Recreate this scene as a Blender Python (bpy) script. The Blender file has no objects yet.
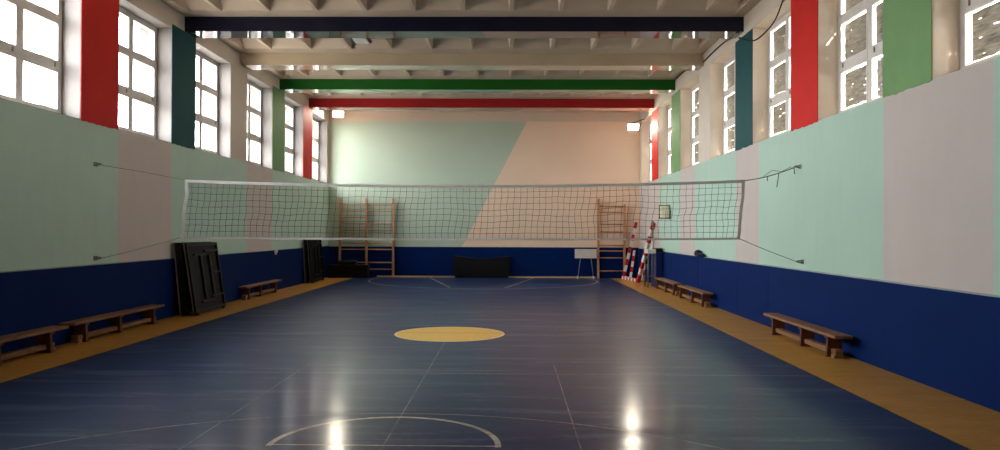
import bpy, bmesh, math, random
from mathutils import Vector, Matrix, noise
random.seed(7)
SC = bpy.context.scene
COL = SC.collection
PI = math.pi
# ------------------------------------------------------------------ dimensions
XL, XR, YB, YF = -6.47, 4.55, 26.84, -3.0
XLI, XRI = -5.44, 3.50
ZW = 1.085           # top of the blue dado
ZS, ZT, ZC = 3.30, 5.50, 5.88   # sill, window head, rib underside
ZSLAB = 6.16
PIT, P0, PW = 3.05, 5.75, 1.08
PILL = [P0 + PIT*k for k in range(7)]          # pillar centres
WINS = [(P0+PIT*k+PW/2, P0+PIT*(k+1)-PW/2) for k in range(7)]
WINS[-1] = (WINS[-1][0], 26.58)
WT = 0.62

# ------------------------------------------------------------------ helpers
def tag(o, label=None, cat=None, group=None, kind=None):
    if label: o['label'] = label
    if cat: o['category'] = cat
    if group: o['group'] = group
    if kind: o['kind'] = kind
    return o
def empty(name, loc=(0,0,0), rz=0):
    o = bpy.data.objects.new(name, None); COL.objects.link(o)
    o.location = loc; o.rotation_euler = (0,0,rz); o.empty_display_size = .1
    return o
def copy_tree(o, parent=None):
    c = o.copy(); COL.objects.link(c)
    if parent: c.parent = parent
    for ch in list(o.children): copy_tree(ch, c)
    return c
class MB:
    def __init__(s): s.bm = bmesh.new(); s.mi = 0
    def _fin(s, verts, M):
        if M is not None: bmesh.ops.transform(s.bm, matrix=M, verts=verts)
        fs = set()
        for v in verts:
            for f in v.link_faces: fs.add(f)
        for f in fs: f.material_index = s.mi
        return s
    def box(s, x0,x1,y0,y1,z0,z1, M=None, bev=0):
        r = bmesh.ops.create_cube(s.bm, size=1)
        vs = r['verts']
        for v in vs:
            v.co = Vector(((x0+x1)/2+v.co.x*(x1-x0), (y0+y1)/2+v.co.y*(y1-y0), (z0+z1)/2+v.co.z*(z1-z0)))
        if bev:
            es = list({e for v in vs for e in v.link_edges})
            rr = bmesh.ops.bevel(s.bm, geom=es, offset=bev, segments=2, affect='EDGES', profile=.6)
            vs = list({v for f in rr['faces'] for v in f.verts} | {v for v in vs if v.is_valid})
        return s._fin(vs, M)
    def bar(s, a, b, w, d=None, up=(0,0,1)):
        a, b = Vector(a), Vector(b); d = d or w
        L = (b-a).length; t = (b-a).normalized()
        x = t.cross(Vector(up))
        if x.length < 1e-4: x = t.cross(Vector((0,1,0)))
        x.normalize(); y = x.cross(t)
        M = Matrix((x, y, t)).transposed().to_4x4(); M.translation = (a+b)/2
        return s.box(-w/2,w/2,-d/2,d/2,-L/2,L/2, M)
    def tube(s, pts, r, n=8, cap=True):
        pts = [Vector(p) for p in pts]; rings = []
        for i, p in enumerate(pts):
            t = (pts[min(i+1,len(pts)-1)]-pts[max(i-1,0)]).normalized()
            u = t.cross(Vector((0,0,1)))
            if u.length < 1e-3: u = t.cross(Vector((0,1,0)))
            u.normalize(); w = t.cross(u)
            rr = r[i] if isinstance(r,(list,tuple)) else r
            rings.append([s.bm.verts.new(p+u*math.cos(2*PI*k/n)*rr+w*math.sin(2*PI*k/n)*rr) for k in range(n)])
        for a, b in zip(rings, rings[1:]):
            for k in range(n):
                f = s.bm.faces.new((a[k],a[(k+1)%n],b[(k+1)%n],b[k])); f.material_index = s.mi; f.smooth = True
        if cap and n > 2:
            for q in (rings[0][::-1], rings[-1]):
                f = s.bm.faces.new(q); f.material_index = s.mi
        return s
    def cyl(s, a, b, r, n=16): return s.tube([a,b], r, n)
    def quad(s, *ps):
        f = s.bm.faces.new([s.bm.verts.new(p) for p in ps]); f.material_index = s.mi; return s
    def prism(s, poly, axis, a, b):
        """polygon of 2-D points swept along an axis from a to b"""
        def P(u,v,t): return {'x':(t,u,v),'y':(u,t,v),'z':(u,v,t)}[axis]
        A = [s.bm.verts.new(P(u,v,a)) for u,v in poly]; B = [s.bm.verts.new(P(u,v,b)) for u,v in poly]
        fs = [s.bm.faces.new(A[::-1]), s.bm.faces.new(B)]
        n = len(poly)
        for k in range(n): fs.append(s.bm.faces.new((A[k],A[(k+1)%n],B[(k+1)%n],B[k])))
        for f in fs: f.material_index = s.mi
        return s
    def build(s, name, mats, parent=None, smooth=False, loc=None):
        bmesh.ops.recalc_face_normals(s.bm, faces=s.bm.faces[:])
        me = bpy.data.meshes.new(name); s.bm.to_mesh(me); s.bm.free()
        for m in (mats if isinstance(mats,(list,tuple)) else [mats]): me.materials.append(m)
        if smooth:
            for p in me.polygons: p.use_smooth = True
        o = bpy.data.objects.new(name, me); COL.objects.link(o)
        if parent: o.parent = parent
        if loc: o.location = loc
        return o

# ------------------------------------------------------------------ shader helpers
def rgb(r,g,b):
    f = lambda c: (c/255/12.92) if c/255 <= .04045 else ((c/255+.055)/1.055)**2.4
    return (f(r), f(g), f(b), 1)
class V:
    """a value in a node tree, with arithmetic"""
    nt = None
    def __init__(s, sock): s.s = sock
    @staticmethod
    def op(o, *a, clamp=False):
        n = V.nt.nodes.new('ShaderNodeMath'); n.operation = o; n.use_clamp = clamp
        for i, x in enumerate(a):
            if isinstance(x, V): V.nt.links.new(x.s, n.inputs[i])
            else: n.inputs[i].default_value = x
        return V(n.outputs[0])
    def __add__(s,o): return V.op('ADD',s,o)
    __radd__ = __add__
    def __sub__(s,o): return V.op('SUBTRACT',s,o)
    def __rsub__(s,o): return V.op('SUBTRACT',o,s)
    def __mul__(s,o): return V.op('MULTIPLY',s,o)
    __rmul__ = __mul__
    def __lt__(s,o): return V.op('LESS_THAN',s,o)
    def __gt__(s,o): return V.op('GREATER_THAN',s,o)
    def abs(s): return V.op('ABSOLUTE',s)
    def max(s,o): return V.op('MAXIMUM',s,o)
    def min(s,o): return V.op('MINIMUM',s,o)
def new_mat(name):
    m = bpy.data.materials.new(name); m.use_nodes = True
    nt = m.node_tree; V.nt = nt
    b = nt.nodes['Principled BSDF']
    return m, nt, b
def coords(nt):
    tc = nt.nodes.new('ShaderNodeTexCoord'); sp = nt.nodes.new('ShaderNodeSeparateXYZ')
    nt.links.new(tc.outputs['Object'], sp.inputs[0])
    return tc.outputs['Object'], V(sp.outputs[0]), V(sp.outputs[1]), V(sp.outputs[2])
def tex_noise(nt, vec, scale, detail=3, stretch=None, rough=.55):
    if stretch:
        mp = nt.nodes.new('ShaderNodeMapping'); mp.inputs['Scale'].default_value = stretch
        nt.links.new(vec, mp.inputs[0]); vec = mp.outputs[0]
    n = nt.nodes.new('ShaderNodeTexNoise'); n.inputs['Scale'].default_value = scale
    n.inputs['Detail'].default_value = detail; n.inputs['Roughness'].default_value = rough
    nt.links.new(vec, n.inputs['Vector'])
    return V(n.outputs[0])
def mix(nt, fac, a, b):
    n = nt.nodes.new('ShaderNodeMix'); n.data_type = 'RGBA'
    if isinstance(fac, V): nt.links.new(fac.s, n.inputs[0])
    else: n.inputs[0].default_value = fac
    for i, c in ((6,a),(7,b)):
        if isinstance(c, tuple): n.inputs[i].default_value = c
        else: nt.links.new(c, n.inputs[i])
    return n.outputs[2]
def bump(nt, b, h, strength=.2, dist=.01):
    n = nt.nodes.new('ShaderNodeBump'); n.inputs['Strength'].default_value = strength; n.inputs['Distance'].default_value = dist
    nt.links.new(h.s, n.inputs['Height']); nt.links.new(n.outputs[0], b.inputs['Normal'])
def dark(c, k): return (c[0]*k, c[1]*k, c[2]*k, 1)
def simple(name, c, rough=.6, var=.18, scale=3, metal=0, spec=.25, stretch=None, bmp=0, coat=0):
    m, nt, b = new_mat(name)
    vec, x, y, z = coords(nt)
    n = tex_noise(nt, vec, scale, 4, stretch)
    f = V.op('MULTIPLY_ADD', n, 2.2, -.6, clamp=True)
    nt.links.new(mix(nt, f, dark(c,1-var), dark(c,1+var*.5)), b.inputs['Base Color'])
    b.inputs['Roughness'].default_value = rough; b.inputs['Metallic'].default_value = metal
    b.inputs['Specular IOR Level'].default_value = spec
    if coat: b.inputs['Coat Weight'].default_value = coat; b.inputs['Coat Roughness'].default_value = .04
    if bmp: bump(nt, b, n, bmp)
    return m
def emit(name, c, s):
    m, nt, b = new_mat(name)
    b.inputs['Base Color'].default_value = c; b.inputs['Emission Color'].default_value = c
    b.inputs['Emission Strength'].default_value = s
    return m

MINT, PINK = rgb(176,203,187), rgb(197,186,180)
CREAM = rgb(212,200,186)
M = {}
M['cream'] = simple('cream plaster', rgb(208,196,182), .7, .06, 1.2)
M['ceil'] = simple('ceiling paint', rgb(204,186,164), .75, .12, .9)
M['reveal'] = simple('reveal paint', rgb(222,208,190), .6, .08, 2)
M['reveal_l_dimmed'] = simple('reveal paint left dimmed', rgb(122,117,114), .6, .08, 2)  # same reveal paint, colour darkened here to hold back window glare
M['blue'] = None
def stripes_mat(name, bands, seed, MINT, PINK):
    m, nt, b = new_mat(name)
    vec, x, y, z = coords(nt)
    wob = tex_noise(nt, vec, 9, 2) - .5
    yy = y + wob*.05
    mask = None
    for a, c in bands:
        k = (yy > a) * (yy < c)
        mask = k if mask is None else mask.max(k)
    n1 = tex_noise(nt, vec, .8, 4); n2 = tex_noise(nt, vec, 6, 3, (1,1,.25))
    base = mix(nt, mask, MINT, PINK)
    f = V.op('MULTIPLY_ADD', n1*.6+n2*.4, 1.6, -.4, clamp=True)
    d = nt.nodes.new('ShaderNodeMix'); d.data_type = 'RGBA'; d.blend_type = 'MULTIPLY'
    d.inputs[0].default_value = 1
    nt.links.new(base, d.inputs[6]); nt.links.new(mix(nt, f, (.86,.87,.87,1), (1,1,1,1)), d.inputs[7])
    nt.links.new(d.outputs[2], b.inputs['Base Color'])
    b.inputs['Roughness'].default_value = .65; b.inputs['Specular IOR Level'].default_value = .15
    bump(nt, b, n2, .08)
    return m
M['stripe_l_lifted'] = stripes_mat('striped wall paint left brightened', [(6.3,8.28),(12.41,14.37),(18.53,20.48)], 0, rgb(196,221,205), rgb(216,203,196))  # same mint and pink, lightened so extra light sits in the colour
M['stripe_r'] = stripes_mat('striped wall paint right', [(7.22,9.33),(14.0,15.42),(18.81,20.47),(23.2,27)], 1, MINT, PINK)
# back wall : mint to the left of a slanting edge, rosy cream to its right; warm floodlight tint mixed into both
m, nt, b = new_mat('back wall paint with warm light')
vec, x, y, z = coords(nt)
wob = (tex_noise(nt, vec, 8, 2) - .5)*.05
edge = x + wob - ((z-1.08)*(2.28/4.43) - 1.72)
isr = edge > 0
col = mix(nt, isr, rgb(180,197,178), rgb(234,207,181))
top = (z + wob*.4) > 5.52
col = mix(nt, top, col, rgb(210,192,172))
n1 = tex_noise(nt, vec, .9, 4)
d = nt.nodes.new('ShaderNodeMix'); d.data_type='RGBA'; d.blend_type='MULTIPLY'; d.inputs[0].default_value=1
nt.links.new(col, d.inputs[6]); nt.links.new(mix(nt, n1, (.88,.88,.88,1), (1,1,1,1)), d.inputs[7])
nt.links.new(d.outputs[2], b.inputs['Base Color']); b.inputs['Roughness'].default_value = .55
M['back'] = m
# blue dado with faint dents
m, nt, b = new_mat('blue dado paint')
vec, x, y, z = coords(nt)
n = tex_noise(nt, vec, 1.5, 4)
vo = nt.nodes.new('ShaderNodeTexVoronoi'); vo.inputs['Scale'].default_value = 5.5; nt.links.new(vec, vo.inputs['Vector'])
hole = (V(vo.outputs['Distance']) < .075) * (tex_noise(nt, vec, .45, 1) > .5)
c = mix(nt, n, rgb(4,28,76), rgb(8,38,94))
c = mix(nt, hole*.7, c, rgb(6,12,36))
nt.links.new(c, b.inputs['Base Color']); b.inputs['Roughness'].default_value = .55; b.inputs['Specular IOR Level'].default_value=.05
M['blue'] = m
M['ledge'] = simple('dado ledge paint', rgb(150,158,160), .6, .2, 5)
M['tanwood'] = simple('pale skirting wood', rgb(190,160,120), .5, .2, 4)
M['red'] = simple('red pillar paint', rgb(204,40,34), .65, .1, 2, spec=.15)
M['teal'] = simple('teal pillar paint', rgb(28,78,82), .65, .12, 2, spec=.15)
M['grn'] = simple('green pillar paint', rgb(118,156,104), .65, .1, 2, spec=.15)
M['b_navy'] = simple('navy enamel', rgb(12,14,42), .35, .2, 1, coat=.3)
M['b_cream'] = simple('cream enamel', rgb(190,172,146), .4, .1, 1)
M['b_grn'] = simple('green enamel', rgb(20,92,24), .4, .12, 1)
M['b_red'] = simple('red enamel', rgb(160,30,34), .4, .12, 1)
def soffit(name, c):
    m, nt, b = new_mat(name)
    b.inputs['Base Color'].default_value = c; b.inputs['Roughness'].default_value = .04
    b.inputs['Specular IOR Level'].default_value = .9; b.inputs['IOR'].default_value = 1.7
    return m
M['frame'] = simple('white window paint', rgb(214,208,202), .4, .1, 6)
M['film'] = None
# ---- floor
m, nt, b = new_mat('painted sports floor')
vec, x, y, z = coords(nt)
def dist(cx, cy):
    a = x-cx; c = y-cy
    return V.op('SQRT', a*a+c*c)
def ring(cx, cy, r, w): return (dist(cx,cy)-r).abs() < w
def hline(y0, xa, xb, w): return ((y-y0).abs() < w)*(x > xa)*(x < xb)
def vline(x0, ya, yb, w): return ((x-x0).abs() < w)*(y > ya)*(y < yb)
def sline(x0,y0,x1,y1,w):
    L = math.hypot(x1-x0,y1-y0); nx, ny = (y1-y0)/L, -(x1-x0)/L
    return ((x*nx + y*ny - (x0*nx+y0*ny)).abs() < w)*(y > min(y0,y1))*(y < max(y0,y1))
nb = tex_noise(nt, vec, .35, 4); ns = tex_noise(nt, vec, 3.5, 4, (.35,1,1)); nf = tex_noise(nt, vec, 14, 3)
scr = tex_noise(nt, vec, 1.4, 5, (.5,2.2,1), .65)
base = mix(nt, V.op('MULTIPLY_ADD', nb*.5+ns*.5, 2.4, -.7, clamp=True), rgb(12,32,68), rgb(22,47,90))
worn = V.op('MULTIPLY_ADD', nf*.4+scr*.6, 6, -2.6, clamp=True)   # wear in the lines
cx = -.97
main = ring(cx,5.83,.88,.024)*(y > 5.80)
main = main.max(ring(-.9,25.35,3.77,.03))
main = main.max(sline(-2.86,26.8,-1.77,22.1,.03)).max(sline(.83,26.8,-.16,22.0,.03))
main = main.max(hline(5.83,cx-.88,cx+.88,.012))
thin = hline(8.78,XLI,XRI,.014)
thin = thin.max(hline(12.08,XLI,XRI,.012)).max(hline(15.2,XLI,XRI,.014)).max(ring(cx,3.1,3.75,.013)*(y>4.2))
for sx in (-2.48,cx,.54):
    thin = thin.max(vline(sx,-3,9.4 if sx!=cx else 11.2,.006))
lines = (main*(.45+worn*.5)).max(thin*(.07+worn*.26))
col = mix(nt, lines, base, rgb(196,186,168))
sc2 = tex_noise(nt, vec, 1.1, 5, (.45,3.2,1), .6)
scuff = V.op('MULTIPLY_ADD', sc2*.8+nf*.2, 9, -4.75, clamp=True)
col = mix(nt, scuff*.22, col, rgb(120,130,150))
wx = (tex_noise(nt, vec, 5, 2)-.5)*.02
strip = ((x+wx) < XLI).max((x+wx) > XRI)
ycol = mix(nt, V.op('MULTIPLY_ADD', ns*.6+nf*.4, 2, -.5, clamp=True), rgb(158,112,46), rgb(190,142,66))
col = mix(nt, strip, col, ycol)
edge = ((x+wx-XLI).abs() < .014).max((x+wx-XRI).abs() < .014)
col = mix(nt, edge*.75, col, rgb(14,18,26))
dd = dist(cx,12.17); disc = dd < .88
rim = (dd > .84)*disc; mid = ((y-12.28).abs() < .02)*disc
col = mix(nt, disc, col, mix(nt, nf, rgb(205,160,74), rgb(232,186,98)))
col = mix(nt, rim*.7, col, rgb(222,200,150))
col = mix(nt, mid*.45, col, rgb(110,90,60))
nt.links.new(col, b.inputs['Base Color'])
rg = V.op('MULTIPLY_ADD', scr*.7+nf*.3, .2, .36) + strip*.22 + disc*.25
nt.links.new(rg.s, b.inputs['Roughness'])
b.inputs['Specular IOR Level'].default_value = .05
b.inputs['Coat Weight'].default_value = .38
nt.links.new(V.op('MULTIPLY_ADD', scr*.7+nf*.3, .14, .085).s, b.inputs['Coat Roughness'])
bump(nt, b, ns*.6+nf*.25, .07, .004)
bn = nt.nodes.new('ShaderNodeBump'); bn.inputs['Strength'].default_value = .12; bn.inputs['Distance'].default_value = .004
rip = tex_noise(nt, vec, 2.2, 4, (.6,2.4,1)); nt.links.new((rip + nf*.25).s, bn.inputs['Height']); nt.links.new(bn.outputs[0], b.inputs['Coat Normal'])
M['floor'] = m
# ---- glass
def glass_mat(name, tint, dirt):
    m, nt, b = new_mat(name)
    out = nt.nodes['Material Output']
    tr = nt.nodes.new('ShaderNodeBsdfTransparent'); tr.inputs[0].default_value = tint
    gl = nt.nodes.new('ShaderNodeBsdfGlossy'); gl.inputs['Roughness'].default_value = .03
    fr = nt.nodes.new('ShaderNodeFresnel'); fr.inputs[0].default_value = 1.45
    mx = nt.nodes.new('ShaderNodeMixShader')
    nt.links.new(V.op('MINIMUM', V(fr.outputs[0]), .5).s, mx.inputs[0]); nt.links.new(tr.outputs[0], mx.inputs[1]); nt.links.new(gl.outputs[0], mx.inputs[2])
    nt.links.new(mx.outputs[0], out.inputs[0])
    return m
M['glass'] = glass_mat('window glass', (.95,.97,.97,1), 0)
# crinkled grey sun film, cut a little short of the glass, with small tears that let light through
m, nt, b = new_mat('crinkled sun film')
vec, x, y, z = coords(nt)
out = nt.nodes['Material Output']
n1 = tex_noise(nt, vec, 6, 4, (1,1,5.5)); n2 = tex_noise(nt, vec, 5, 1, (1,.9,9))
colr = mix(nt, V.op('MULTIPLY_ADD', n1, 2.4, -.7, clamp=True), rgb(66,61,52), rgb(130,122,108))
df = nt.nodes.new('ShaderNodeBsdfPrincipled'); nt.links.new(colr, df.inputs['Base Color']); df.inputs['Roughness'].default_value=.35; df.inputs['Metallic'].default_value=.3
tl = nt.nodes.new('ShaderNodeBsdfTranslucent'); nt.links.new(mix(nt, V.op('MULTIPLY_ADD', n1, 2.4, -.7, clamp=True), (.002,.0018,.0014,1), (.011,.010,.008,1)), tl.inputs[0])
ad = nt.nodes.new('ShaderNodeAddShader'); nt.links.new(df.outputs[0], ad.inputs[0]); nt.links.new(tl.outputs[0], ad.inputs[1])
tr = nt.nodes.new('ShaderNodeBsdfTransparent')
mx = nt.nodes.new('ShaderNodeMixShader'); nt.links.new(((n2 > .73)*.5).s, mx.inputs[0])
nt.links.new(ad.outputs[0], mx.inputs[1]); nt.links.new(tr.outputs[0], mx.inputs[2]); nt.links.new(mx.outputs[0], out.inputs[0])
M['film'] = m
# ---- things
M['wood'] = simple('bench wood', rgb(138,100,70), .5, .35, 5, stretch=(6,1,6))
M['woodd'] = simple('bench leg wood', rgb(104,62,38), .55, .35, 5)
M['bars'] = simple('wall bar wood', rgb(190,142,104), .45, .25, 5)
M['black'] = simple('black painted frame', rgb(13,13,13), .5, .3, 5)
M['blackb'] = simple('black board', rgb(8,8,9), .6, .3, 5)
M['bar_grey'] = simple('dark grey steel', rgb(34,34,33), .5, .3, 8, metal=.1)
M['edge'] = simple('white board edge', rgb(128,124,116), .6, .2, 8)
M['vinyl'] = simple('black vinyl', rgb(13,13,15), .45, .3, 3)
M['tape'] = simple('white net tape', rgb(206,204,198), .7, .12, 8)
M['cord'] = simple('dark net cord', rgb(34,44,42), .8, .2, 8)
M['rope'] = simple('grey rope', rgb(112,112,106), .8, .2, 8)
M['steel'] = simple('worn steel', rgb(130,128,122), .35, .25, 12, metal=.7)
M['white'] = simple('white board paint', rgb(206,202,194), .45, .08, 4)
M['goalr'] = simple('goal red paint', rgb(176,26,34), .45, .1, 6)
M['goalw'] = simple('goal white paint', rgb(222,214,206), .45, .1, 6)
M['navycloth'] = simple('navy cloth', rgb(16,22,54), .85, .3, 8)
M['navy'] = simple('navy panel', rgb(18,36,92), .5, .2, 3)
M['cable'] = simple('black cable', rgb(16,14,13), .6, .2, 5)
M['lampglass'] = emit('floodlight glass', (1,.90,.72,1), 45)
M['tubelight'] = simple('unlit lamp diffuser', rgb(205,205,200), .4, .06, 4)
M['plaque'] = simple('ivory plastic', rgb(242,232,204), .5, .08, 4)

# ------------------------------------------------------------------ the setting
S = 'structure'
f = MB(); f.box(XL-WT, XR+WT, YF-.3, YB+.3, -.2, 0)
tag(f.build('floor', M['floor']), 'glossy blue gym floor with yellow side strips, yellow disc and worn white lines', 'floor', kind=S)

def side_wall(name, sx, X, stripe):
    w = MB()
    x0, x1 = (X-WT, X) if sx < 0 else (X, X+WT)
    w.mi = 0; w.box(x0,x1, YF-.3, YB+.3, 0, ZS)
    w.mi = 1; w.box(x0,x1, YF-.3, YB+.3, ZT, ZSLAB+.2)
    ys = [YF-.3] + [v for ab in WINS for v in ab] + [YB+.3]
    for k in range(0, len(ys), 2):
        w.box(x0,x1, ys[k], ys[k+1], ZS, ZT)
    return w.build(name, [stripe, M['cream']])
tag(side_wall('wall_left', -1, XL, M['stripe_l_lifted']), 'long left wall painted mint with two grey pink stripes under the windows', 'wall', kind=S)
tag(side_wall('wall_right', 1, XR, M['stripe_r']), 'long right wall painted mint with grey pink stripes under the windows', 'wall', kind=S)
w = MB(); w.box(XL, XR, YB, YB+.3, 0, ZSLAB+.2)
tag(w.build('wall_back', M['back']), 'back wall painted mint on the left and rosy cream right of a slanting edge', 'wall', kind=S)
w = MB(); w.box(XL, XR, YF-.3, YF, 0, ZSLAB+.2)
tag(w.build('wall_front', M['cream']), 'plain cream end wall behind the viewer', 'wall', kind=S)

# coffered ceiling
c = MB(); c.box(XL-WT, XR+WT, YF-.3, YB+.3, ZSLAB, ZSLAB+.2)
BEAMY = [14.91 + k*3.085 for k in range(4)]
bays = [YF] + [14.91+k*3.085 for k in range(-5,5)]
bays[-1] = YB+.02
for a0, b0 in zip(bays, bays[1:]):
    if a0 > b0-1: continue
    s0 = a0 + (.5 if a0 > 5 else .2)
    e0 = b0
    for k in range(-7, 6):
        rx = k*.94
        if rx < XL+.15 or rx > XR-.15: continue
        c.prism([(rx-.10,ZSLAB+.01),(rx-.035,ZC),(rx+.035,ZC),(rx+.10,ZSLAB+.01)], 'y', s0, e0-.32)
        # thickened foot of the rib
        vs = [(rx-.10,e0-.62,ZSLAB),(rx+.10,e0-.62,ZSLAB),(rx+.045,e0-.30,ZC-.03),(rx-.045,e0-.30,ZC-.03)]
    # sloping coffer ends with the edge member along the beam
    c.prism([(e0-.85,ZSLAB+.01),(e0-.34,ZC+.02),(e0-.02,ZC-.015),(e0+.02,ZC-.015),(e0+.02,ZSLAB+.01)], 'x', XL, XR)
    if s0 < e0-1: c.prism([(s0-.55,ZSLAB+.01),(s0-.55,ZC),(s0+.1,ZC),(s0+.5,ZSLAB+.01)], 'x', XL, XR)
c.box(XL-.02, XL+.22, YF, YB, ZC-.01, ZSLAB+.02); c.box(XR-.22, XR+.02, YF, YB, ZC-.01, ZSLAB+.02)
tag(c.build('ceiling', M['ceil']), 'cream ribbed concrete ceiling with shallow coffers', 'ceiling', kind=S)

# beams
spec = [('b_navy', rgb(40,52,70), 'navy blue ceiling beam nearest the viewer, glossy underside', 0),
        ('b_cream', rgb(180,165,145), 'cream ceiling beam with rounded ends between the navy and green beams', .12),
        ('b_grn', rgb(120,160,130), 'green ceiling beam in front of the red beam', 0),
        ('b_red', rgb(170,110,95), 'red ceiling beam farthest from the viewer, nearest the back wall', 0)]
BTOP = [5.86, 5.90, 5.88, 5.88]
for k, (mk, sc, lab, rnd) in enumerate(spec):
    y0 = BEAMY[k]; y1 = y0+.52; zb = 5.575
    bm_ = MB()
    if rnd:
        poly = [(XL+.10,zb),(XR-.0,zb),(XR-.0,zb+.16),(XR-.18,ZSLAB-.12),(XL+.06,ZSLAB-.12),(XL+.0,zb+.2),(XL+.0,zb+.09)]
    else:
        poly = [(XL,zb),(XR,zb),(XR,ZSLAB-.02),(XL,ZSLAB-.02)]
    bm_.prism(poly, 'y', y0, y1)
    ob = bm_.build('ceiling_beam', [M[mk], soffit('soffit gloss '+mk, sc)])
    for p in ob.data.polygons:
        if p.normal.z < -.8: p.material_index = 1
    tag(ob, lab, 'beam', 'beams across the hall ceiling', S)

# painted pillars between the windows
SEQ = [None,'grn','red','teal',None,'grn','red']
names = {'grn':'green','red':'red','teal':'teal'}
for sx, X, side in ((-1,XL,'left'),(1,XR,'right')):
    for k, col_ in enumerate(SEQ):
        if col_ is None or (sx < 0 and k < 2): continue
        yc = PILL[k]
        p = MB()
        n = 14; zt = (5.57 if sx < 0 else 5.49) if k >= 3 else ZSLAB-.3
        xa = X; xb = X - sx*.008
        # face with a slightly ragged lower edge
        low = [ZS - .01 + random.uniform(-.012,.012) for _ in range(n+1)]
        vf = [p.bm.verts.new((xb, yc-PW/2+PW*i/n, low[i])) for i in range(n+1)]
        vt = [p.bm.verts.new((xb, yc+PW/2, zt)), p.bm.verts.new((xb, yc-PW/2, zt))]
        p.bm.faces.new(vf+vt)
        r = bmesh.ops.extrude_face_region(p.bm, geom=p.bm.faces[:])
        bmesh.ops.translate(p.bm, vec=(sx*.01,0,0), verts=[g for g in r['geom'] if isinstance(g, bmesh.types.BMVert)])
        where = {1:'nearest the viewer',2:'in front of the navy beam',3:'under the end of the navy beam',5:'under the end of the green beam',6:'under the end of the red beam'}[k]
        tag(p.build('painted_pillar', M[col_]), '%s painted pillar between %s windows, %s' % (names[col_], side, where), 'pillar', 'painted pillars between the windows', S)

# dado, ledges and skirting
def dado(name, lab, boxes, lboxes):
    d = MB(); d.mi = 0
    for q in boxes: d.box(*q)
    d.mi = 1
    for q in lboxes: d.box(*q)
    return tag(d.build(name, [M['blue'], M['ledge']]), lab, 'dado', kind=S)
zl, zr, zk = 1.095, 1.055, 1.075
dado('trim_1', 'blue dado along the left wall', [(XL,XL+.045,YF,YB,0,zl)], [(XL,XL+.05,YF,YB,zl,zl+.012)])
seams = [YF, 13.35, 15.12, 18.3, 21.4, YB]
dado('trim_2', 'blue dado along the right wall, with upright seams and dents', [(XR-.045,XR,a+.006,b_-.006,0,zr) for a,b_ in zip(seams,seams[1:])]+[(XR-.03,XR,YF,YB,0,zr-.01)], [(XR-.055,XR,YF,YB,zr,zr+.014)])
dado('trim_3', 'blue dado along the back wall', [(XL+.05,XR-.055,YB-.045,YB,0.0,zk)], [(XL+.05,XR-.055,YB-.05,YB,zk,zk+.012)])
s = MB(); s.box(-4.72, 3.0, YB-.075, YB-.046, 0, .055)
tag(s.build('baseboard_back', M['tanwood']), 'pale wooden skirting along the foot of the back wall', 'baseboard', kind=S)

# windows
def window(n, sx, X, y0, y1, side, where):
    xc = X + sx*.33; t = .04
    def bx(mb, ya, yb, za, zb, d=t): mb.box(xc-d, xc+d, ya, yb, za, zb)
    z0, z1 = ZS, ZT; fw = .075; ym = (y0+y1)/2
    fr = MB()
    bx(fr,y0,y0+fw,z0,z1); bx(fr,y1-fw,y1,z0,z1); bx(fr,y0+fw,y1-fw,z0,z0+.10); bx(fr,y0+fw,y1-fw,z1-.07,z1)
    bx(fr,ym-.045,ym+.045,z0+.10,z1-.07)
    cols = [(y0+fw,ym-.045),(ym+.045,y1-fw)]; rows = [(z0+.10,4.02),(4.12,4.74),(4.81,z1-.07)]
    for a,b_ in cols:
        bx(fr,a,b_,4.02,4.12,.045); bx(fr,a,b_,4.74,4.81)
    sash = .035
    root = fr.build('window_%d' % n, M['frame'])
    sa = MB(); gl = MB(); fl = MB()
    for a,b_ in cols:
        for c0,c1 in rows:
            sd = .022
            xx = xc - sx*.02
            for q in ((a,a+sash,c0,c1),(b_-sash,b_,c0,c1),(a+sash,b_-sash,c0,c0+sash),(a+sash,b_-sash,c1-sash,c1)):
                sa.box(xx-sd,xx+sd,*q)
            gl.quad((xc+sx*.012,a+.01,c0+.01),(xc+sx*.012,b_-.01,c0+.01),(xc+sx*.012,b_-.01,c1-.01),(xc+sx*.012,a+.01,c1-.01))
            if sx > 0:   # film set back from the edges, never quite straight
                g = [random.uniform(.012,.034) for _ in range(8)]
                A, B_, C0, C1 = a+sash, b_-sash, c0+sash, c1-sash
                nn = 10; grid = []
                for i in range(nn+1):
                    row = []
                    for j in range(nn+1):
                        yy = A+g[0]+(B_-g[1]*1.5-A-g[0])*i/nn; zz = C0+g[2]*.8+(C1-g[3]*.6-C0-g[2]*.8)*j/nn
                        wv = noise.noise(Vector((yy*6, zz*14, n*3.1)))*.007
                        ed = noise.noise(Vector((yy*9, zz*9, n*1.7+5)))*.008
                        row.append(fl.bm.verts.new((xc+sx*.002+wv*.9, yy+ed*(i in (0,nn)), zz+ed*(j in (0,nn)))))
                    grid.append(row)
                for i in range(nn):
                    for j in range(nn):
                        fl.bm.faces.new((grid[i][j],grid[i+1][j],grid[i+1][j+1],grid[i][j+1])).smooth = True
    sa.build('sash', M['frame'], root)
    gl.build('glass_pane', M['glass'], root)
    if sx > 0: fl.build('sun_film', M['film'], root)
    la = MB()
    for a,b_ in cols:
        yl = b_-.12
        la.box(xc-sx*.045-.012, xc-sx*.045+.012, yl-.012, yl+.012, 4.05, 4.115)
    la.build('latch', M['steel'], root)
    tag(root, '%s window of six panes in the %s wall, %s' % ('white framed' if sx < 0 else 'filmed grey', side, where), 'window', 'windows high in the %s wall' % side, S)
wh = ['nearest the viewer','second from the viewer','third from the viewer','fourth from the viewer','fifth from the viewer','second from the back wall','nearest the back wall']
n = 0
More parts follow.
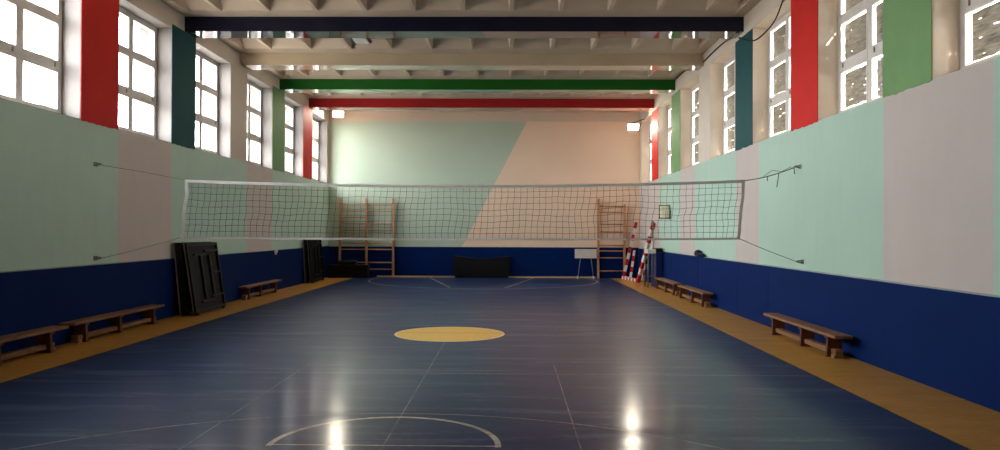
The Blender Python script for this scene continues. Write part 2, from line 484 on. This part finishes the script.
for sx, X, side in ((-1,XL,'left'),(1,XR,'right')):
    for k,(a,b_) in enumerate(WINS):
        n += 1
        window(n, sx, X, a, b_, side, wh[k])
        # inner reveal lining
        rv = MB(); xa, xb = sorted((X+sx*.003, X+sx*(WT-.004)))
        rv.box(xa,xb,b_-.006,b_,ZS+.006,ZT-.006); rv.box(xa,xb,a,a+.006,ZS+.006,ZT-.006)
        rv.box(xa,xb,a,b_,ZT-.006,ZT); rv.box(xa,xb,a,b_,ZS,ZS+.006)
        tag(rv.build('trim_%d' % (n+3), M['reveal_l_dimmed' if sx < 0 else 'reveal']), 'pale plaster reveal around the %s wall window %s' % (side, wh[k]), 'window reveal', 'window reveals', S)
        L = bpy.data.lights.new('window portal', 'AREA'); L.shape='RECTANGLE'; L.size=ZT-ZS; L.size_y=b_-a; L.energy = 1
        L.cycles.is_portal = True
        o = bpy.data.objects.new('window_portal', L); COL.objects.link(o)
        o.location = (X+sx*(WT+.03), (a+b_)/2, (ZS+ZT)/2)
        o.rotation_euler = (0, sx*PI/2, 0)

# ------------------------------------------------------------------ gym benches
def bench(y0, y1, legs, xf, xb, label, name='gym_bench'):
    """plank runs along y; xf is the edge to the room, xb the edge to the wall"""
    r = empty(name, ((xf+xb)/2, (y0+y1)/2, 0))
    hw = abs(xb-xf)/2; L = (y1-y0)/2; yc = (y0+y1)/2
    s = MB(); s.box(-hw,hw,-L,L,.275,.315,bev=.008); s.build('seat_plank', M['wood'], r)
    for yl in legs:
        q = MB(); y_ = yl-yc
        q.prism([(-hw+.015,0),(hw-.015,0),(hw-.03,.275),(-hw+.03,.275)], 'y', y_-.028, y_+.028)
        q.box(-hw+.012,hw-.012,y_-.05,y_+.05,.245,.275)
        q.build('leg', M['woodd'], r)
    q = MB(); q.box(-.05,.05,min(legs)-yc-.16,max(legs)-yc+.16,.045,.11,bev=.006); q.build('stretcher', M['wood'], r)
    for e in (min(legs)-.12, max(legs)+.12):
        q = MB(); q.box(-hw+.05,hw-.05,e-yc-.05,e-yc+.05,0,.045,bev=.006); q.build('foot_block', M['wood'], r)
    return tag(r, label, 'bench', 'low gym benches along the side walls')
bench(7.45,10.44,(7.95,9.05,10.08),-6.11,-6.36,'low wooden gym bench at the left edge, nearest the viewer')
bench(10.72,13.52,(11.07,12.05,13.18),-6.19,-6.42,'low wooden gym bench by the left wall, before the leaning black tables')
bench(17.72,20.42,(17.95,18.8,20.0),-6.17,-6.38,'low wooden gym bench by the left wall, between the two leaning black table stacks')
bench(9.85,12.62,(10.16,11.07,12.26),4.18,4.42,'low wooden gym bench by the right wall, nearest the viewer')
bench(16.62,19.12,(16.78,17.75,18.95),4.19,4.43,'low wooden gym bench by the right wall, middle one of three')
bench(19.68,22.30,(19.8,20.8,22.0),4.2,4.44,'low wooden gym bench by the right wall, nearest the back corner')

# ------------------------------------------------------------------ folded table tennis halves leaning on the left wall
def table_half(label, loc, lean, depth, feet=.03):
    """local: board in the yz plane, frame and folded legs on its +x side (to the room)"""
    r = empty('folded_table', loc); r.rotation_euler = (0, -lean, 0)
    W, Hh = 1.525, 1.37
    z0 = feet
    t = MB(); t.box(0,.022,0,W,z0,z0+Hh); t.build('table_top', M['blackb'], r)
    for ya, yb in ((-.004,0),(W,W+.004)):
        e = MB(); e.box(-.002,.024,ya,yb,z0,z0+Hh); e.build('edge_stripe', M['edge'], r)
    a = MB(); x0, x1 = .022, .022+depth
    for q in ((.01,.055,z0+.01,z0+Hh-.01),(W-.055,W-.01,z0+.01,z0+Hh-.01),(.055,W-.055,z0+.01,z0+.06),(.055,W-.055,z0+Hh-.06,z0+Hh-.01)):
        a.box(x0,x1,*q)
    a.build('apron', M['black'], r)
    xm = x1-.018
    for yl in (W*.40, W*.68):
        l = MB(); l.box(xm-.02,xm+.022,yl-.035,yl+.035,z0+.24,z0+Hh-.26,bev=.005); l.build('folded_leg', M['bar_grey'], r)
    for (za, ya, yb) in ((z0+Hh-.24, W*.2, W*.62), (z0+Hh-.17, W*.55, W*.96), (z0+.2, W*.25, W*.66), (z0+.28, W*.60, W*.96), (z0+.75, W*.72, W*.96)):
        l = MB(); l.box(xm-.018,xm+.02,ya,yb,za-.02,za+.02); l.build('cross_bar', M['bar_grey'], r)
    for yl in (.1, W-.12):
        l = MB(); l.box(x0, x1, yl-.03, yl+.03, 0.0, z0+.01); l.build('foot', M['black'], r)
    return tag(r, label, 'table tennis table', 'folded black tables leaning on the left wall')
table_half('folded black table, outer one of the nearer leaning pair, legs folded toward the room', (-6.045,14.42,.004), .155, .04)
table_half('folded black table, inner one of the nearer leaning pair, next to the wall', (-6.285,14.37,.004), .10, .11)
table_half('folded black table, outer one of the farther leaning pair by the back corner', (-6.19,23.40,.004), .085, .05)
table_half('folded black table, inner one of the farther leaning pair, next to the wall', (-6.35,23.38,.004), .055, .05)

# ------------------------------------------------------------------ volleyball net
NY = 11.95
A, B = Vector((-5.15,NY,0)), Vector((3.66,NY,0))
def ztop(u): return 2.43 - .085*4*u*(1-u) + .025*u
def zbot(u): return 1.525 - .02*4*u*(1-u) + .02*u
net = empty('volleyball_net', (0,NY,0))
def P(u, v):
    """u along the net, v from the top (0) to the bottom (1)"""
    xx = A.x + (B.x-A.x)*u + (v*-.03 if u < .3 else 0) - (v*.08 if u > .97 else .04*v)
    z_ = ztop(u) + (zbot(u)-ztop(u))*v
    sl = 4*v*(1-v)
    dx = noise.noise(Vector((u*9, v*2.0, 3)))*.05*sl + noise.noise(Vector((u*40, v*6, 9)))*.016*sl
    dz = noise.noise(Vector((u*12, v*2.5, 7)))*.03*sl + noise.noise(Vector((u*50, v*7, 1)))*.012*sl
    dy = noise.noise(Vector((u*8, v*2, 5)))*.05*sl
    return Vector((xx+dx, dy, z_+dz))
NU, NV = 88, 9
nm = MB()
R_ = .003
for i in range(1, NU):
    nm.tube([P(i/NU, j/18) for j in range(19)], R_, 3, cap=False)
for j in range(1, NV):
    nm.tube([P(i/176, j/NV) for i in range(177)], R_, 3, cap=False)
nm.build('netting', M['cord'], net)
def ribbon(name, f0, f1, n, th=.006):
    t = MB()
    a = [f0(k/n) for k in range(n+1)]; b_ = [f1(k/n) for k in range(n+1)]
    F = [t.bm.verts.new(p+Vector((0,-th,0))) for p in a]; G = [t.bm.verts.new(p+Vector((0,-th,0))) for p in b_]
    F2 = [t.bm.verts.new(p+Vector((0,th,0))) for p in a]; G2 = [t.bm.verts.new(p+Vector((0,th,0))) for p in b_]
    for k in range(n):
        t.bm.faces.new((F[k],F[k+1],G[k+1],G[k])); t.bm.faces.new((F2[k],F2[k+1],G2[k+1],G2[k]))
        t.bm.faces.new((F[k],F[k+1],F2[k+1],F2[k])); t.bm.faces.new((G[k],G[k+1],G2[k+1],G2[k]))
    t.bm.faces.new((F[0],G[0],G2[0],F2[0])); t.bm.faces.new((F[-1],G[-1],G2[-1],F2[-1]))
    return t.build(name, M['tape'], net)
ribbon('top_tape', lambda u: P(u,0)+Vector((0,0,.012)), lambda u: P(u,0)-Vector((0,0,.034)), 80)
ribbon('bottom_tape', lambda u: P(u,1)+Vector((0,0,.014)), lambda u: P(u,1)-Vector((0,0,.016)), 80)
ribbon('side_tape', lambda v: P(0,v)+Vector((-.01,0,0)), lambda v: P(0,v)+Vector((.045,0,0)), 16)
ribbon('side_tape', lambda v: P(1,v)+Vector((-.04,0,0)), lambda v: P(1,v)+Vector((.01,0,0)), 16)
hooks = [(-1,11.72,2.66),(-1,11.74,1.20),(1,12.0,2.68),(1,11.9,1.19)]
def rope(p0, p1, sag, r=.006):
    q = MB(); p0, p1 = Vector(p0), Vector(p1)
    pts = [p0.lerp(p1,k/14)+Vector((0,0,-sag*4*(k/14)*(1-k/14))) for k in range(15)]
    q.tube(pts, r, 6); return q.build('rope', M['rope'], net)
rope(P(0,0), (XL+.10,hooks[0][1]-NY,2.645), -.01, .004); rope(P(0,1), (XL+.10,hooks[1][1]-NY,1.20), .01, .004)
rope(P(1,0), (XR-.10,hooks[2][1]-NY,2.665), .03, .008); rope(P(1,1), (XR-.10,hooks[3][1]-NY,1.195), .01, .005)
for xx, ll, dx in ((4.02,.07,.0),(4.20,.22,-.03),(4.44,.10,.01)):
    u = (xx-3.66)/(4.45-3.66); zz = 2.455+(2.665-2.455)*u-.03*4*u*(1-u)
    q = MB(); q.tube([(xx,.02*u,zz),(xx+dx*.4,.02*u,zz-ll*.5),(xx+dx,.02*u,zz-ll)], .006, 5); q.build('loose_string', M['cable'], net)
q = MB(); q.tube([(3.95,0,2.52),(4.1,0.02,2.62),(4.25,.02,2.60),(4.40,.03,2.68)], .005, 5); q.build('loose_string', M['rope'], net)
tag(net, 'white taped volleyball net with dark cords stretched across the hall', 'net')
names_h = ['steel wall anchor on the left wall holding the upper net rope','steel wall anchor on the left wall holding the lower net rope',
           'steel wall anchor on the right wall holding the upper net rope','steel wall anchor on the right wall holding the lower net rope']
for (sx,yy,zz), lb in zip(hooks, names_h):
    X = XL if sx < 0 else XR
    r = empty('wall_anchor', (X,yy,zz))
    q = MB(); a, b_ = sorted((0, -sx*.012)); q.box(a,b_,-.05,.05,-.035,.035,bev=.003); q.build('plate', M['steel'], r)
    q = MB(); q.tube([(-sx*.01,.02,.015),(-sx*.07,.02,.012),(-sx*.1,0,0),(-sx*.07,-.02,-.012),(-sx*.01,-.02,-.015)], .009, 8); q.build('hook', M['steel'], r)
    tag(r, lb, 'wall anchor', 'net anchors on the side walls')

# ------------------------------------------------------------------ wall bars
def wall_bars(label, uprights, bays, ztops, name='wall_bars'):
    r = empty(name, (0,YB,0))
    for ux, zt in zip(uprights, ztops):
        q = MB(); q.prism([(-.15,0.0),(-.05,0.0),(-.05,zt-.12),(-.13,zt),(-.17,zt-.02),(-.15,zt-.22)] , 'x', ux-.035, ux+.035)
        q.build('upright', M['bars'], r)
    for (xa, xb), zs in bays:
        for zz in zs:
            q = MB(); q.tube([(xa+.03,-.10,zz),(xb-.03,-.10,zz)], .021, 10); q.build('rung', M['bars'], r)
    return tag(r, label, 'wall bars', 'wooden wall bars on the back wall')
U = [-6.03,-5.09,-4.14]
wall_bars('double bay of wooden wall bars at the left of the back wall, some rungs missing', U,
    [((U[0],U[1]),(2.55,2.33,2.11,1.88,1.65,1.42,1.19,.98,.52)),((U[1],U[2]),(2.55,2.33,1.88,1.65,1.19,.98,.52,.28))],(2.80,2.80,2.78))
wall_bars('single bay of wooden wall bars at the right of the back wall', [3.08,4.0],
    [((3.08,4.0),(2.53,2.32,1.90,1.63,1.16,.96,.72,.26))],(2.80,2.60))

# ------------------------------------------------------------------ black mat standing against the back wall
q = MB(); n = 24; xa, xb = -2.0,-.02
poly = [(xa,.06),(xb,.06)] + [(xb-(xb-xa)*k/n, .765-.085*math.sin(PI*k/n)**1.6) for k in range(n+1)]
q.prism(poly, 'y', YB-.24, YB-.10)
q.box(xa+.05,xb-.05,YB-.22,YB-.12,0,.07)
for k in (1,2,3):
    xx = xa+(xb-xa)*k/4
mt = q.build('folded_mat', M['vinyl'])
tag(mt, 'black folded gym mat standing against the middle of the back wall, sagging top', 'gym mat')
for zz in (.25,.45):
    q = MB(); q.tube([(xa+.25+(xb-xa-.5)*k/8, YB-.245, zz+.02*math.sin(k*1.3)) for k in range(9)], .012, 6); q.build('piping', M['black'], mt)

# white panel on splayed legs
r = empty('score_stand', (2.62,26.52,0))
q = MB(); q.box(-.38,.38,-.025,.025,.71,1.03,bev=.008); q.build('board', M['white'], r)
for s_ in (-1,1):
    q = MB(); q.tube([(s_*.18,0,.73),(s_*.27,-.02,.05)], .014, 8); lg = q.build('leg', M['steel'], r)
    q = MB(); q.tube([(s_*.27,-.12,.045),(s_*.27,.12,.045)], .013, 8); q.build('foot_bar', M['steel'], lg)
    for dy in (-.11,.11):
        q = MB(); q.cyl((s_*.27-.025,dy,.04),(s_*.27+.025,dy,.04),.04,12); q.build('caster', M['white'], lg)
tag(r, 'small white board on splayed steel legs beside the right wall bars', 'score board stand')

# black box and bag at the left of the back wall
r = empty('black_crate', (-5.64,26.42,0))
q = MB(); q.box(-.69,.69,-.22,.22,0,.40,bev=.012); q.build('body', M['vinyl'], r)
q = MB(); q.box(-.705,.705,-.235,.235,.40,.45,bev=.01); q.build('lid', M['black'], r)
tag(r, 'long low black crate standing in front of the left wall bars', 'crate')
q = MB(); q.box(-5.98,-5.36,26.24,26.58,.452,.60,bev=.045)
bo = q.build('black_bag', M['vinyl'], None, smooth=True)
q = MB(); q.tube([(-5.85,26.41,.595),(-5.78,26.41,.64),(-5.56,26.41,.64),(-5.49,26.41,.595)], .012, 8); q.build('handle', M['black'], bo)
tag(bo, 'small black bag lying on the long low black crate', 'bag')

# ------------------------------------------------------------------ striped goal leaning in the right corner
g = empty('striped_goal', (4.1,25.6,0))
def striped(name, p0, p1, w, n, start=0):
    q = MB(); p0, p1 = Vector(p0), Vector(p1)
    for k in range(n):
        q.mi = (k+start) % 2
        q.bar(p0.lerp(p1,k/n), p0.lerp(p1,(k+1)/n), w)
    return q.build(name, [M['goalr'], M['goalw']], g)
o_ = Vector((4.1,25.6,0))
def L_(x_,y_,z_): return (x_-o_.x, y_-o_.y, z_)
striped('post', L_(3.90,26.30,.06), L_(4.33,26.25,1.97), .10, 9)
striped('post', L_(4.13,24.62,.06), L_(4.46,23.75,1.92), .10, 9)
striped('crossbar', L_(3.90,26.36,.06), L_(4.13,24.56,.06), .10, 10, 1)
striped('brace', L_(4.14,26.28,.06), L_(4.27,26.25,1.0), .08, 5, 1)
striped('brace', L_(4.30,24.75,.06), L_(4.39,24.35,1.0), .08, 5, 1)
tag(g, 'red and white striped goal frame leaning in the right back corner', 'goal')
# thin pole
r = empty('net_pole', (4.40,23.55,0))
q = MB(); q.cyl((0,0,.03),(0,0,1.98),.022,10); q.build('pole', M['steel'], r)
q = MB(); q.cyl((0,0,0),(0,0,.04),.1,16); q.build('base', M['steel'], r)
tag(r, 'thin grey steel pole standing beside the striped goal', 'pole')
# cart
r = empty('equipment_cart', (4.265,22.72,0))
for ax in (-.21,.0):
    for ay in (-.26,.26):
        q = MB(); q.cyl((ax,ay,0),(ax,ay,1.05),.015,8); q.build('leg', M['steel'], r)
q = MB(); q.box(-.225,.015,-.29,.29,1.0,1.12,bev=.006); q.build('tray', M['white'], r)
q = MB(); q.box(.03,.215,-.28,.28,0,1.04,bev=.01); q.build('cabinet', M['navy'], r)
q = MB(); q.box(-.2,.03,-.015,.015,.3,.33); q.build('rail', M['steel'], r)
tag(r, 'narrow steel cart with white tray and navy cabinet by the striped goal', 'cart')
q = MB(); q.box(4.29,4.49,22.48,22.96,1.042,1.16,bev=.02)
kb = q.build('equipment_case', M['vinyl']); tag(kb, 'flat black case lying on the navy cabinet of the steel cart', 'case')
q = MB(); q.tube([(4.36,22.485,1.10),(4.36,22.46,1.10),(4.44,22.46,1.10),(4.44,22.485,1.10)], .008, 6); q.build('handle', M['black'], kb)

# ivory box on a bracket on the right wall
q = MB(); q.box(4.26,4.50,21.6,21.76,2.05,2.38,bev=.015)
pl = q.build('wall_box', M['plaque']); tag(pl, 'small ivory box mounted on the right wall near the back corner', 'wall box')
q = MB(); q.box(4.24,XR,21.76,21.80,2.02,2.41,bev=.004); q.build('back_plate', M['woodd'], pl)
q = MB(); q.box(4.485,XR,21.64,21.72,2.17,2.25); q.build('bracket', M['steel'], pl)

# bundle of navy cloth on the right dado ledge
bm = bmesh.new(); bmesh.ops.create_icosphere(bm, subdivisions=4, radius=1)
for v in bm.verts:
    p = v.co.copy(); k = noise.noise(p*1.7+Vector((3,1,2)))*.25 + noise.noise(p*4)*.08
    p *= 1+k
    zz = p.z*.115*(1.15 if p.y > -.2 else .65)
    v.co = Vector((p.x*.055, p.y*.42, max(zz,-.03)))
for f_ in bm.faces: f_.smooth = True
me = bpy.data.meshes.new('cloth_bundle'); bm.to_mesh(me); bm.free(); me.materials.append(M['navycloth'])
o = bpy.data.objects.new('cloth_bundle', me); COL.objects.link(o); o.location = (XR-.075, 18.1, zr+.045)
tag(o, 'crumpled navy cloth bundle lying on the ledge of the right dado', 'cloth')
# small white clip on the left dado
q = MB(); q.box(XL+.045,XL+.085,20.55,20.75,1.03,1.10,bev=.006); q.box(XL+.045,XL+.07,20.60,20.70,.98,1.03)
tag(q.build('wall_clip', M['white']), 'small white clip on the left dado behind the far left bench', 'clip')

# ------------------------------------------------------------------ lamps
def flood(label, loc, aim, top):
    r = empty('floodlight', loc)
    d = (Vector(aim)-Vector(loc)).normalized()
    rot = d.to_track_quat('-Z','Y').to_matrix().to_4x4()
    q = MB(); q.box(-.19,.19,-.12,.12,-.005,.09,rot,bev=.0)
    q.build('housing', M['bar_grey'], r)
    q = MB(); q.box(-.165,.165,-.095,.095,-.012,-.004,rot); q.build('lamp_glass', M['lampglass'], r)
    q = MB()
    a = rot @ Vector((-.21,0,.04)); b_ = rot @ Vector((.21,0,.04)); t = Vector(top)-Vector(loc)
    q.tube([a, a*.6+t*.6, t, b_*.6+t*.6, b_], .012, 8); q.build('bracket', M['black'], r)
    return tag(r, label, 'floodlight', 'lit floodlights at the back corners')
flood('lit floodlight high in the left back corner', (-6.0,26.2,5.68), (-2.5,12,0.2), (-6.0,26.83,5.80))
flood('lit floodlight high in the right back corner', (4.08,25.4,5.14), (1.2,12,0.6), (4.35,25.6,5.4))
q = MB(); q.tube([(4.35,25.6,5.4),(4.5,25.68,5.44),(XR,25.7,5.52)], .014, 8)
q.build('wall_arm', M['black'], bpy.data.objects['floodlight.001']).location = (-4.08,-25.4,-5.14)
# strip lamp on the ceiling between navy and cream beams
r = empty('ceiling_lamp', (-3.30,16.55,ZC))
q = MB(); q.box(-.19,.19,-.3,.3,-.06,0,bev=.008); q.build('housing', M['black'], r)
q = MB(); q.box(-.15,.15,-.27,.27,-.085,-.06,bev=.01); q.build('diffuser', M['tubelight'], r)
q = MB(); q.tube([(.19,0,-.03),(.6,.05,-.03),(1.0,.1,-.01)], .005, 6); q.build('cable', M['cable'], r)
tag(r, 'small unlit ceiling lamp behind the navy beam', 'ceiling lamp')
# black cable strung along the top of the right wall
def cable(label, pts):
    q = MB(); V_ = [Vector(p) for p in pts]; out = []
    for i in range(len(V_)-1):
        p0,p1,p2,p3 = V_[max(i-1,0)],V_[i],V_[i+1],V_[min(i+2,len(V_)-1)]
        for k in range(6):
            t = k/6; out.append(.5*((2*p1)+(p2-p0)*t+(2*p0-5*p1+4*p2-p3)*t*t+(3*p1-p0-3*p2+p3)*t**3))
    out.append(V_[-1]); q.tube(out, .013, 6)
    return tag(q.build('wall_cable', M['cable']), label, 'cable', 'cables along the top of the right wall')
cx_ = XR-.02
cable('black cable sagging in front of the teal pillar on the right wall', [(cx_,12.3,5.80),(cx_,12.71,5.52),(cx_,13.14,5.28),(cx_,13.88,5.20),(cx_,14.46,5.28),(cx_,15.2,5.53)])
cable('black cable running from navy beam to cream beam on the right wall', [(cx_,15.44,5.60),(cx_,16.07,5.68),(cx_,16.93,5.69),(cx_,17.97,5.66)])
cable('black cable running from cream beam to green beam on the right wall', [(cx_,18.64,5.76),(cx_,20.0,5.85),(cx_,21.06,5.85)])

# ------------------------------------------------------------------ light
W = bpy.data.worlds.new('sky'); SC.world = W; W.use_nodes = True
nt = W.node_tree; bg = nt.nodes['Background']
tc = nt.nodes.new('ShaderNodeTexCoord'); sp = nt.nodes.new('ShaderNodeSeparateXYZ'); nt.links.new(tc.outputs['Generated'], sp.inputs[0])
rp = nt.nodes.new('ShaderNodeValToRGB')
mr = nt.nodes.new('ShaderNodeMapRange'); mr.inputs[1].default_value=-1; mr.inputs[2].default_value=1
nt.links.new(sp.outputs[2], mr.inputs[0]); nt.links.new(mr.outputs[0], rp.inputs[0])
e = rp.color_ramp.elements
e[0].position=0; e[0].color=(.30,.27,.24,1); e[1].position=1; e[1].color=(.80,.90,1,1)
for pos, c_ in ((.46,(.42,.40,.37,1)),(.52,(.95,.95,.95,1)),(.7,(1,1,1,1))):
    k = e.new(pos); k.color = c_
nt.links.new(rp.outputs[0], bg.inputs[0]); bg.inputs[1].default_value = 5.0
sun = bpy.data.lights.new('sun','SUN'); sun.energy = 16; sun.color=(1,.86,.66); sun.angle = math.radians(1.0)
o = bpy.data.objects.new('sun', sun); COL.objects.link(o)
o.rotation_euler = Vector((-.24,.9,-.30)).to_track_quat('-Z','Y').to_euler()

# ------------------------------------------------------------------ camera
f_, yaw, pit, rol = 759.3, .0141, .0078, .0042
Ry = Matrix(((math.cos(yaw),math.sin(yaw),0),(-math.sin(yaw),math.cos(yaw),0),(0,0,1)))
Rp = Matrix(((1,0,0),(0,math.cos(pit),math.sin(pit)),(0,-math.sin(pit),math.cos(pit))))
Rr = Matrix(((math.cos(rol),0,math.sin(rol)),(0,1,0),(-math.sin(rol),0,math.cos(rol))))
MM = Rr @ Rp @ Ry
cam = bpy.data.cameras.new('camera'); co = bpy.data.objects.new('camera', cam); COL.objects.link(co)
cam.sensor_fit='HORIZONTAL'; cam.sensor_width = 36; cam.lens = f_/1000*36; cam.clip_start=.05; cam.clip_end=200
mw = Matrix((MM[0], MM[2], -MM[1])).transposed().to_4x4(); mw.translation = (0,0,1.65)
co.matrix_world = mw
SC.camera = co
SC.view_settings.view_transform = 'Standard'
SC.view_settings.look = 'None'
SC.view_settings.exposure = 2.85
SC.cycles.max_bounces = 10; SC.cycles.diffuse_bounces = 6; SC.cycles.transparent_max_bounces = 12
SC.cycles.sample_clamp_indirect = 6
